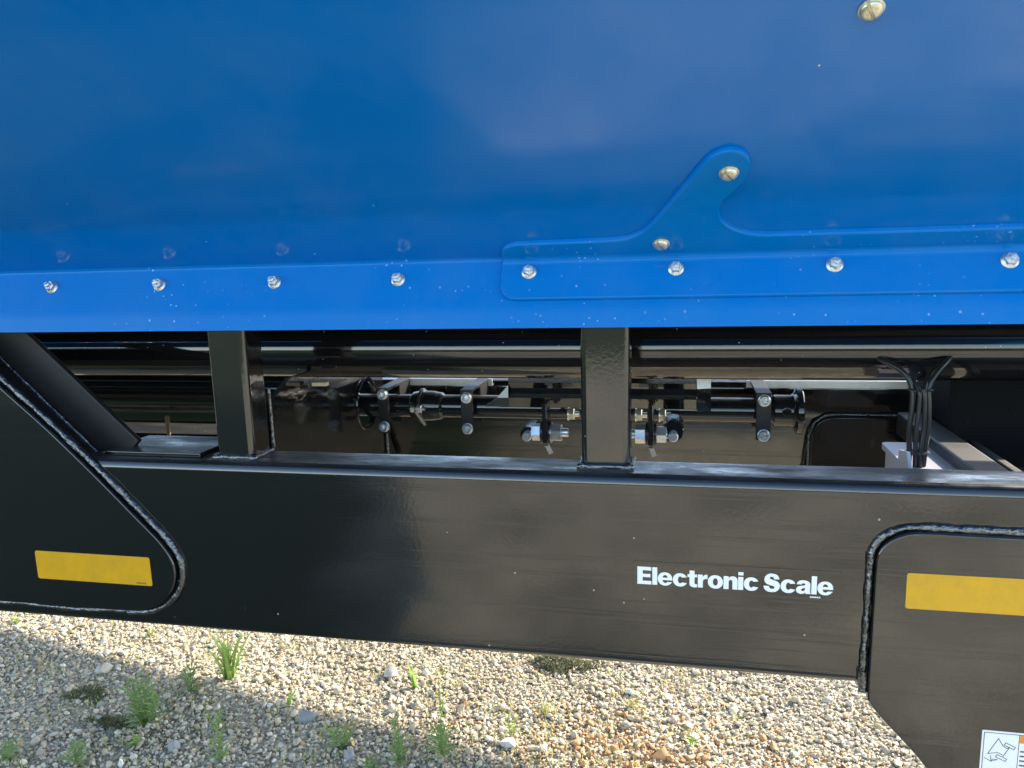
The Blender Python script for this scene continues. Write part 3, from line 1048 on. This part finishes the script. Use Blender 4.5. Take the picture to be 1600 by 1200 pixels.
# --- hinge links hanging in front of the shaft
for k, (x, side) in enumerate(((-0.276, -1), (-0.052, 1))):
    m = MB()
    m.plate([(-0.030, 0.0), (0.030, 0.0), (0.024, 0.050)] + arc(0, 0.075, 0.026, 20, 160, 8) + [(-0.024, 0.050)],
            (Vector((x - 0.005, 0.410, 1.176)), Vector((0, 1, 0)), Vector((0, 0, -1)), Vector((1, 0, 0))), 0.010, 0.002)
    o = m.build('hinge_link', 'black', cart, 40)
    tag(o, ('left' if k == 0 else 'right') + ' black hinge link with a large plated bolt through it')
    zc = 1.108
    yc = 0.408
    m = MB()
    s = 1 if k == 0 else -1
    m.lathe((x, yc, zc), (s, 0, 0), [(-0.034, 0.0095), (0.048, 0.0095)], 16)
    m.hexa((x, yc, zc), (s, 0, 0), 0.0200, 0.0125, 0.034, rot=10)
    m.lathe((x, yc, zc), (s, 0, 0), [(0.008, 0.0225), (0.0118, 0.0225)], 24)
    m.hexa((x, yc, zc), (-s, 0, 0), 0.0190, 0.012, 0.032, rot=22)
    m.build('hinge_bolt', 'zinc', o, 30)
    m = MB()
    m.lathe((x, yc, zc), (1, 0, 0), [(-0.0115, 0.0245), (-0.0060, 0.0245)], 24)
    m.lathe((x, yc, zc), (1, 0, 0), [(0.0060, 0.0245), (0.0105, 0.0245)], 24)
    m.build('bushing', 'rubber', o, 30)
    MB().rr_dir((x - 0.002, yc - 0.01, zc - 0.018), (x + 0.012 * (1 if k == 0 else 0.6), yc - 0.016, zc - 0.044), (1, 0, 0), 0.010, 0.003, 0.001, 2).build('lock_tab', 'tan_tab', o)
    # collar roller beside the link with a plated pin
    xr = x - 0.042 if k == 0 else x + 0.046
    r_ = 0.017 if k == 0 else 0.023
    m = MB()
    m.lathe((xr, yc + 0.075, zc - 0.006 + (0.012 if k else 0)), (0, -1, 0), [(0, r_), (0.075, r_), (0.078, r_ - 0.003)], 28)
    m.build('roller', 'black', o, 30)
    m = MB()
    m.lathe((xr, yc - 0.002, zc - 0.008 + (0.006 if k else 0)), (0, -1, 0), [(0, 0.0105), (0.012, 0.0105), (0.014, 0.0085)], 18)
    m.build('roller_pin', 'zinc', o, 30)
    for xx in ((x + 0.050,) if k == 0 else (x - 0.022, x + 0.030)):
        m = MB()
        m.lathe((xx - 0.016, 0.505, 1.128), (1, 0, 0), [(0, 0.0150), (0.003, 0.0150)], 20)
        m.hexa((xx - 0.016, 0.505, 1.128), (1, 0, 0), 0.0145, 0.003, 0.015, rot=15)
        m.lathe((xx - 0.016, 0.505, 1.128), (1, 0, 0), [(0.014, 0.0065), (0.026, 0.0065)], 14)
        m.build('keeper_bolt', 'yellow_zinc', o, 30)

# --- cable bundle through the grommet in the pipe
cab = bpy.data.objects.new('cable_bundle', None)
scene.collection.objects.link(cab)
cab.parent = cart
cab.location = (0.418, 0.235, 1.08)
tag(cab, 'black cable bundle dropping from the pipe to the junction box')
off = Vector(cab.location)
paths = [
    [(0.338, 0.310, 1.297), (0.362, 0.266, 1.286), (0.390, 0.246, 1.268), (0.403, 0.239, 1.242), (0.4045, 0.236, 1.210), (0.402, 0.236, 1.17), (0.404, 0.236, 1.13), (0.407, 0.235, 1.05)],
    [(0.492, 0.310, 1.298), (0.466, 0.266, 1.287), (0.442, 0.246, 1.266), (0.430, 0.239, 1.242), (0.4310, 0.236, 1.210), (0.4325, 0.236, 1.17), (0.429, 0.236, 1.13), (0.428, 0.235, 1.05)],
    [(0.352, 0.312, 1.290), (0.374, 0.276, 1.277), (0.398, 0.254, 1.262), (0.412, 0.232, 1.241), (0.4135, 0.229, 1.210), (0.4115, 0.229, 1.17), (0.412, 0.229, 1.13), (0.414, 0.228, 1.05)],
    [(0.480, 0.312, 1.290), (0.456, 0.276, 1.277), (0.434, 0.254, 1.262), (0.4215, 0.232, 1.241), (0.4225, 0.229, 1.210), (0.4235, 0.230, 1.17), (0.4205, 0.229, 1.13), (0.421, 0.228, 1.05)],
]
for i, p in enumerate(paths):
    MB().tube([Vector(q) - off for q in smooth_path(p, 6)], 0.0046 if i < 2 else 0.0040, 12).build('cable', 'rubber', cab)
for z in (1.240, 1.128):
    m = MB()
    m.tube([(0.4165 + 0.0185 * math.cos(t) - off.x, 0.2345 + 0.0115 * math.sin(t) - off.y, z - off.z) for t in np.linspace(0, 2 * math.pi, 25)], 0.0022, 6)
    m.box(0.4165 - 0.003 - off.x, 0.4165 + 0.004 - off.x, 0.2195 - off.y, 0.2230 - off.y, z - 0.003 - off.z, z + 0.003 - off.z)
    m.build('cable_tie', 'tie', cab)
# --- junction box, cross rail and side box behind the beam, right
jb = MB().rr_z(0.405, 0.520, 0.165, 0.40, 0.95, 1.090, 0.010, 4).build('junction_box', 'box_white', cart)
tag(jb, 'pale grey plastic junction box behind the beam under the cables')
MB().rr_z(0.399, 0.528, 0.158, 0.408, 1.0905, 1.102, 0.012, 4).build('lid', 'box_white', jb)
MB().plate([(0.0, 0.0), (0.07, 0.0), (0.066, 0.066), (0.018, 0.075), (0.0, 0.05)], (Vector((0.392, 0.19, 1.06)), Vector((0, 1, 0)), Vector((0, 0, 1)), Vector((1, 0, 0))), 0.006, 0.001).build('mounting_tab', 'box_white', jb)
o = MB().rr_dir((0.505, 0.1065, 1.098), (0.505, 0.60, 1.098), (1, 0, 0), 0.055, 0.05, 0.005).build('cross_rail', 'satin', cart)
tag(o, 'flat black cross rail beside the junction box')
MB().rr_dir((0.576, 0.1065, 1.085), (0.576, 0.44, 1.085), (1, 0, 0), 0.016, 0.03, 0.003).build('cross_rail', 'satin', cart)
m = MB()
m.rr_x(0.535, 1.5, 0.455, 0.68, 1.00, 1.226, 0.012, 4, end=0.008)
o = m.build('side_box', 'sill', cart)
tag(o, 'dull black box section at the right behind the beam')
m = MB()
m.plate([(0.600, 0.115), (1.2, 0.115), (1.2, 0.44), (0.60, 0.44)], (Vector((0, 0, 1.03)), A3, Vector((0, 1, 0)), Vector((0, 0, 1))), 0.02, 0.004)
m.build('floor_plate', 'satin', cart)

# --- gravel
def ico():
    t = (1 + 5 ** 0.5) / 2
    v = np.array([(-1, t, 0), (1, t, 0), (-1, -t, 0), (1, -t, 0), (0, -1, t), (0, 1, t), (0, -1, -t), (0, 1, -t), (t, 0, -1), (t, 0, 1), (-t, 0, -1), (-t, 0, 1)], float)
    v /= np.linalg.norm(v[0])
    f = np.array([(0, 11, 5), (0, 5, 1), (0, 1, 7), (0, 7, 10), (0, 10, 11), (1, 5, 9), (5, 11, 4), (11, 10, 2), (10, 7, 6), (7, 1, 8),
                  (3, 9, 4), (3, 4, 2), (3, 2, 6), (3, 6, 8), (3, 8, 9), (4, 9, 5), (2, 4, 11), (6, 2, 10), (8, 6, 7), (9, 8, 1)])
    return v, f


def stones_mesh(name, pos, size, col, g):
    v, f = ico()
    n = len(pos)
    V = v[None] * (1 + g.uniform(-0.28, 0.28, (n, 12, 1)))
    sc = np.stack([g.uniform(0.75, 1.35, n), g.uniform(0.7, 1.15, n), g.uniform(0.5, 0.85, n)], 1) * size[:, None]
    V = V * sc[:, None, :]
    q = g.normal(size=(n, 4))
    q[:, 1:3] *= 0.35
    q /= np.linalg.norm(q, axis=1)[:, None]
    w, x, y, z = q.T
    Rm = np.stack([np.stack([1 - 2 * (y * y + z * z), 2 * (x * y - z * w), 2 * (x * z + y * w)], 1),
                   np.stack([2 * (x * y + z * w), 1 - 2 * (x * x + z * z), 2 * (y * z - x * w)], 1),
                   np.stack([2 * (x * z - y * w), 2 * (y * z + x * w), 1 - 2 * (x * x + y * y)], 1)], 1)
    V = np.einsum('nij,nkj->nki', Rm, V) + pos[:, None, :]
    F = (f[None] + 12 * np.arange(n)[:, None, None]).reshape(-1)
    me = bpy.data.meshes.new(name)
    me.vertices.add(n * 12)
    me.vertices.foreach_set('co', V.reshape(-1))
    me.loops.add(len(F))
    me.loops.foreach_set('vertex_index', F.astype(np.int32))
    me.polygons.add(n * 20)
    me.polygons.foreach_set('loop_start', np.arange(0, n * 60, 3, dtype=np.int32))
    at = me.color_attributes.new('tint', 'FLOAT_COLOR', 'POINT')
    C4 = np.ones((n, 12, 4), np.float32)
    C4[:, :, :3] = col[:, None, :]
    at.data.foreach_set('color', C4.reshape(-1))
    me.update(calc_edges=True)
    me.shade_smooth()
    me.set_sharp_from_angle(angle=math.radians(50))
    me.materials.append(M['gravel'])
    return me


def tints(n, g, x, y):
    pal = np.array([(0.60, 0.50, 0.36), (0.68, 0.59, 0.45), (0.50, 0.42, 0.31), (0.42, 0.38, 0.31), (0.76, 0.70, 0.57), (0.54, 0.40, 0.21), (0.30, 0.26, 0.20)])
    p = np.array([0.34, 0.28, 0.16, 0.09, 0.07, 0.045, 0.015])
    c = pal[g.choice(len(pal), n, p=p)]
    # an iron-stained patch of the yard towards the right
    d = np.exp(-(((x + 0.02) / 0.42) ** 2 + ((y - 0.88) / 0.18) ** 2))
    k = (g.uniform(0, 1, n) < 0.62 * d)
    c[k] = np.array((0.50, 0.29, 0.13))
    # soil-stained and washed-out areas of the yard
    w1 = np.sin(2.3 * x + 1.7 * np.sin(1.9 * y + 0.6)) * np.sin(3.7 * y + 1.1 * np.sin(2.1 * x)) + 0.5 * np.sin(7.1 * x + 2 * np.sin(5.3 * y)) * np.sin(8.3 * y + 1.0)
    soil = np.clip(w1 * 0.55 - 0.12, 0, 0.5)[:, None] * g.uniform(0.4, 1.2, (n, 1))
    c = c * (1 - soil) + np.array((0.30, 0.235, 0.14)) * soil
    return c * g.uniform(0.88, 1.14, (n, 1))


n = 120000
gx = rng.uniform(-3.6, 1.7, n)
gy = rng.uniform(0.30, 2.4, n)
gs = np.clip(rng.lognormal(-5.50, 0.46, n), 0.0020, 0.015)
gz = gs * rng.uniform(0.1, 0.7, n)
me = stones_mesh('gravel', np.stack([gx, gy, gz], 1), gs, tints(n, rng, gx, gy), rng)
gr = bpy.data.objects.new('gravel', me)
scene.collection.objects.link(gr)
tag(gr, 'loose pale crushed gravel lying under the cart', 'gravel', kind='stuff')

# larger stones, each its own thing
big = [(-1.00, 1.20, 0.030, (0.55, 0.52, 0.46), 'pale rounded stone below the middle of the beam edge'),
       (-1.18, 0.90, 0.028, (0.30, 0.31, 0.33), 'blue grey stone in the shade near the single grass blade'),
       (-2.08, 1.05, 0.030, (0.48, 0.44, 0.38), 'beige stone above the round dark moss patch at far left'),
       (-0.50, 0.88, 0.026, (0.55, 0.53, 0.50), 'light stone at the bottom edge left of the orange gravel'),
       (-0.15, 1.22, 0.018, (0.78, 0.76, 0.72), 'small white stone right of the mossy clump'),
       (0.06, 1.01, 0.020, (0.70, 0.66, 0.58), 'cream stone among orange tinted gravel'),
       (-0.04, 0.90, 0.026, (0.55, 0.32, 0.15), 'rusty orange stone near the bottom edge'),
       (-0.96, 0.74, 0.024, (0.32, 0.33, 0.35), 'grey stone at the bottom edge between the green weeds'),
       (-1.52, 0.69, 0.026, (0.33, 0.33, 0.34), 'dark grey stone at the bottom left in the shade')]
for i, (x, y, s, c, lb) in enumerate(big):
    g2 = np.random.default_rng(100 + i)
    me = stones_mesh('stone', np.zeros((1, 3)), np.array([s]), np.array([c]), g2)
    o = bpy.data.objects.new('stone', me)
    o.location = (x, y, s * 0.35)
    scene.collection.objects.link(o)
    tag(o, lb, 'stone', 'larger stones on the gravel')


# ------------------------------------------------------------------ weeds
def blade(mb, base, h, lean, az, w, g, curve=0.6, n=5):
    d = Vector((math.cos(az), math.sin(az), 0))
    s = Vector((-d.y, d.x, 0))
    pts = []
    for i in range(n + 1):
        t = i / n
        p = Vector(base) + d * (lean * (t ** (1 + curve))) + Vector((0, 0, h * (t - 0.18 * t * t * (lean / max(h, 1e-3)))))
        pts.append((p, w * (1 - t) ** 0.7 * (0.6 + 0.8 * min(1, t * 3)) * 0.5 + 0.0002))
    vs, fs = [], []
    for p, ww in pts:
        vs += [tuple(p - s * ww), tuple(p + Vector((0, 0, -ww * 0.25))), tuple(p + s * ww)]
    for i in range(n):
        for j in (0, 1):
            a = i * 3 + j
            fs.append((a, a + 1, a + 4, a + 3))
    mb.add(vs, fs)


def grass_tuft(h, nb, spread, w, seed):
    g = random.Random(seed)
    mb = MB()
    for i in range(nb):
        az = g.uniform(0, 2 * math.pi)
        hh = h * g.uniform(0.45, 1.05)
        blade(mb, (g.uniform(-1, 1) * spread * 0.15, g.uniform(-1, 1) * spread * 0.15, 0), hh, spread * g.uniform(0.2, 1.0), az, w * g.uniform(0.7, 1.2), g)
    return mb


def leafy(h, seed, stems=2, lw=0.010, ll=0.035, dens=1.0, spread=0.03):
    """upright weed: stems carrying narrow leaves in a spiral"""
    g = random.Random(seed)
    st, lf = MB(), MB()
    for k in range(stems):
        az = g.uniform(0, 6.28)
        top = Vector((math.cos(az) * spread * g.uniform(0.2, 1), math.sin(az) * spread * g.uniform(0.2, 1), h * g.uniform(0.7, 1.0)))
        b = Vector((g.uniform(-1, 1) * 0.006, g.uniform(-1, 1) * 0.006, 0))
        mid = b.lerp(top, 0.5) + Vector((g.uniform(-1, 1), g.uniform(-1, 1), 0)) * 0.006
        pth = [Vector(p) for p in smooth_path([b, mid, top], 5)]
        st.tube(pth, [0.0022 * (1 - 0.7 * i / (len(pth) - 1)) for i in range(len(pth))], 6)
        nl = int((6 + h * 70) * dens)
        a = g.uniform(0, 6.28)
        for i in range(nl):
            t = 0.08 + 0.92 * i / nl
            p = pth[min(len(pth) - 1, int(t * (len(pth) - 1)))]
            a += 2.4 + g.uniform(-0.3, 0.3)
            L = 1.3 * ll * (1.15 - 0.65 * t) * g.uniform(0.7, 1.2)
            blade(lf, tuple(p), L * g.uniform(0.3, 0.75), L, a, lw * (1.1 - 0.5 * t) * g.uniform(0.8, 1.2), g, 0.2, 4)
    return st, lf


weeds = []


def add_leafy(x, y, h, seed, label, mat='leaf', stems=2, lw=0.010, ll=0.035, dens=1.0, flowers=0, spread=0.03):
    e = bpy.data.objects.new('weed', None)
    scene.collection.objects.link(e)
    e.location = (x, y, 0.0)
    tag(e, label, 'weed', 'weeds growing through the gravel')
    st, lf = leafy(h, seed, stems, lw, ll, dens, spread)
    st.build('stem', mat, e)
    lf.build('leaves', mat, e, 60)
    if flowers:
        g = random.Random(seed + 5)
        for k in range(flowers):
            fm = MB()
            c = Vector((g.uniform(-1, 1) * spread, g.uniform(-1, 1) * spread, h * g.choice((0.45, 0.5, 0.9, 1.0)) + g.uniform(-0.008, 0.008)))
            for j in range(5):
                blade(fm, tuple(c), 0.004, 0.008, j * 1.256 + g.uniform(-0.2, 0.2), 0.006, g, 0.2, 3)
            fm.build('flower', 'flower', e, 60)


def add_grass(x, y, h, seed, label, mat='grass', nb=12, spread=0.06, w=0.006):
    o = grass_tuft(h, nb, spread, w, seed).build('grass_tuft', mat, None, 60)
    o.location = (x, y, 0)
    tag(o, label, 'grass', 'grass tufts growing through the gravel')


add_grass(-1.58, 1.09, 0.21, 1, 'tall bright grass tuft reaching up behind the beam edge at left', nb=26, spread=0.11, w=0.014)
add_leafy(-1.70, 0.79, 0.17, 2, 'bushy bright green weed, largest leafy one at lower left', stems=6, lw=0.014, ll=0.05, dens=1.1, spread=0.065)
add_leafy(-1.67, 0.99, 0.11, 3, 'leafy weed between the tall grass and the bushy weed', stems=3, ll=0.035)
add_grass(-1.28, 0.97, 0.085, 4, 'single broad green grass blade in the sun left of centre', nb=4, spread=0.035, w=0.010)
add_leafy(-1.45, 0.80, 0.09, 5, 'low pale green weed in the shade below the tall grass', stems=2, ll=0.028)
add_leafy(-1.34, 0.66, 0.15, 6, 'slim upright weed at the bottom edge left of centre', stems=2, ll=0.03, spread=0.02)
add_grass(-0.89, 1.14, 0.11, 7, 'short green grass tuft in full sun below mid beam', nb=9, spread=0.04, w=0.009)
add_leafy(-0.74, 0.98, 0.17, 8, 'thin yellow flowered weed in the sun', mat='grass', stems=2, lw=0.005, ll=0.02, dens=0.7, flowers=10, spread=0.022)
add_leafy(-0.80, 0.75, 0.16, 9, 'bushy dark green weed at the bottom, left of the flowered one', stems=4, ll=0.034, spread=0.04)
add_leafy(-0.69, 0.80, 0.13, 10, 'green weed with wide side leaves at the bottom under the flowered one', stems=3, lw=0.011, ll=0.05, spread=0.03)
add_grass(-2.74, 1.33, 0.05, 11, 'small yellow green tuft at the far left under the gusset', nb=10, spread=0.05)
add_grass(-2.08, 1.32, 0.06, 12, 'small yellowish tuft just under the beam at left', nb=12, spread=0.06, mat='dry')
add_leafy(-1.77, 0.57, 0.08, 13, 'low green weed cut by the bottom edge at left', stems=3, ll=0.04)
add_leafy(-2.00, 0.55, 0.07, 14, 'green weed in the bottom left corner', stems=3, ll=0.04)
add_leafy(-0.50, 0.94, 0.09, 15, 'faint thin weed in the sun left of the orange gravel', mat='grass', stems=2, lw=0.005, ll=0.022, dens=0.7)
add_grass(-0.41, 1.06, 0.075, 16, 'dry yellow grass tuft in front of the mossy clump', mat='dry', nb=14, spread=0.06, w=0.004)
add_leafy(0.05, 0.97, 0.08, 17, 'small yellow green weed among the orange gravel', mat='grass', stems=2, lw=0.005, ll=0.022, dens=0.8)
add_grass(-0.14, 1.14, 0.05, 18, 'short dry tuft right of the mossy clump', mat='dry', nb=12, spread=0.05, w=0.004)
add_leafy(-0.87, 0.70, 0.05, 19, 'tiny green seedling at the bottom between two weeds', stems=2, ll=0.03)
add_leafy(-1.66, 0.68, 0.05, 20, 'tiny yellow green seedling right of the bottom left corner', mat='grass', stems=2, ll=0.025)
add_leafy(-1.01, 0.78, 0.07, 21, 'spreading low weed in the shade at the bottom', stems=4, ll=0.04, spread=0.05)
add_grass(-2.35, 1.05, 0.05, 22, 'sparse pale tuft beside the dark moss at far left', mat='dry', nb=10, spread=0.06, w=0.004)
add_grass(0.20, 1.12, 0.045, 23, 'sparse dry tuft in the sun toward the axle plate', mat='dry', nb=9, spread=0.05, w=0.003)


# sparse seedlings and dry bits scattered over the gravel
g = random.Random(77)
mb = MB()
for k in range(230):
    cx, cy = g.uniform(-3.0, 0.3), g.uniform(0.5, 1.5)
    for i in range(g.randint(3, 12)):
        blade(mb, (cx + g.gauss(0, 0.035), cy + g.gauss(0, 0.03), 0.003), g.uniform(0.008, 0.035), g.uniform(0.004, 0.02), g.uniform(0, 6.28), g.uniform(0.0015, 0.004), g, 0.4, 3)
sc = mb.build('sparse_grass', 'dry', None, 60)
tag(sc, 'sparse dry seedlings scattered through the gravel', 'grass', kind='stuff')


def moss(x, y, rx, ry, h, seed, label):
    g = random.Random(seed)
    mb = MB()
    for i in range(int(1700 * rx * ry / 0.008)):
        if i > 2600:
            break
        a, r = g.uniform(0, 6.28), math.sqrt(g.uniform(0, 1))
        k = 1 + 0.25 * math.sin(3 * a + seed) + 0.15 * math.sin(7 * a)
        px, py = rx * r * k * math.cos(a), ry * r * k * math.sin(a)
        z = h * (1 - r * r)
        blade(mb, (px, py, z * 0.7), g.uniform(0.006, 0.014), g.uniform(0.002, 0.012), g.uniform(0, 6.28), 0.004, g, 0.3, 2)
    o = mb.build('moss_clump', 'moss', None, 60)
    o.location = (x, y, 0.003)
    tag(o, label, 'moss', 'moss clumps on the gravel')


moss(-0.40, 1.36, 0.115, 0.050, 0.030, 1, 'olive mossy clump touching the beam edge in the middle')
#moss(-2.02, 1.08, 0.060, 0.030, 0.008, 2, 'upper dark moss patch at left near the sunlit strip')
moss(-2.02, 0.90, 0.075, 0.045, 0.008, 3, 'round dark moss patch at far left in the shade')
moss(-1.82, 0.77, 0.085, 0.025, 0.008, 4, 'dark moss strip left of the bushy weed')
#moss(-2.24, 0.77, 0.050, 0.030, 0.008, 5, 'small dark moss patch at the left edge')
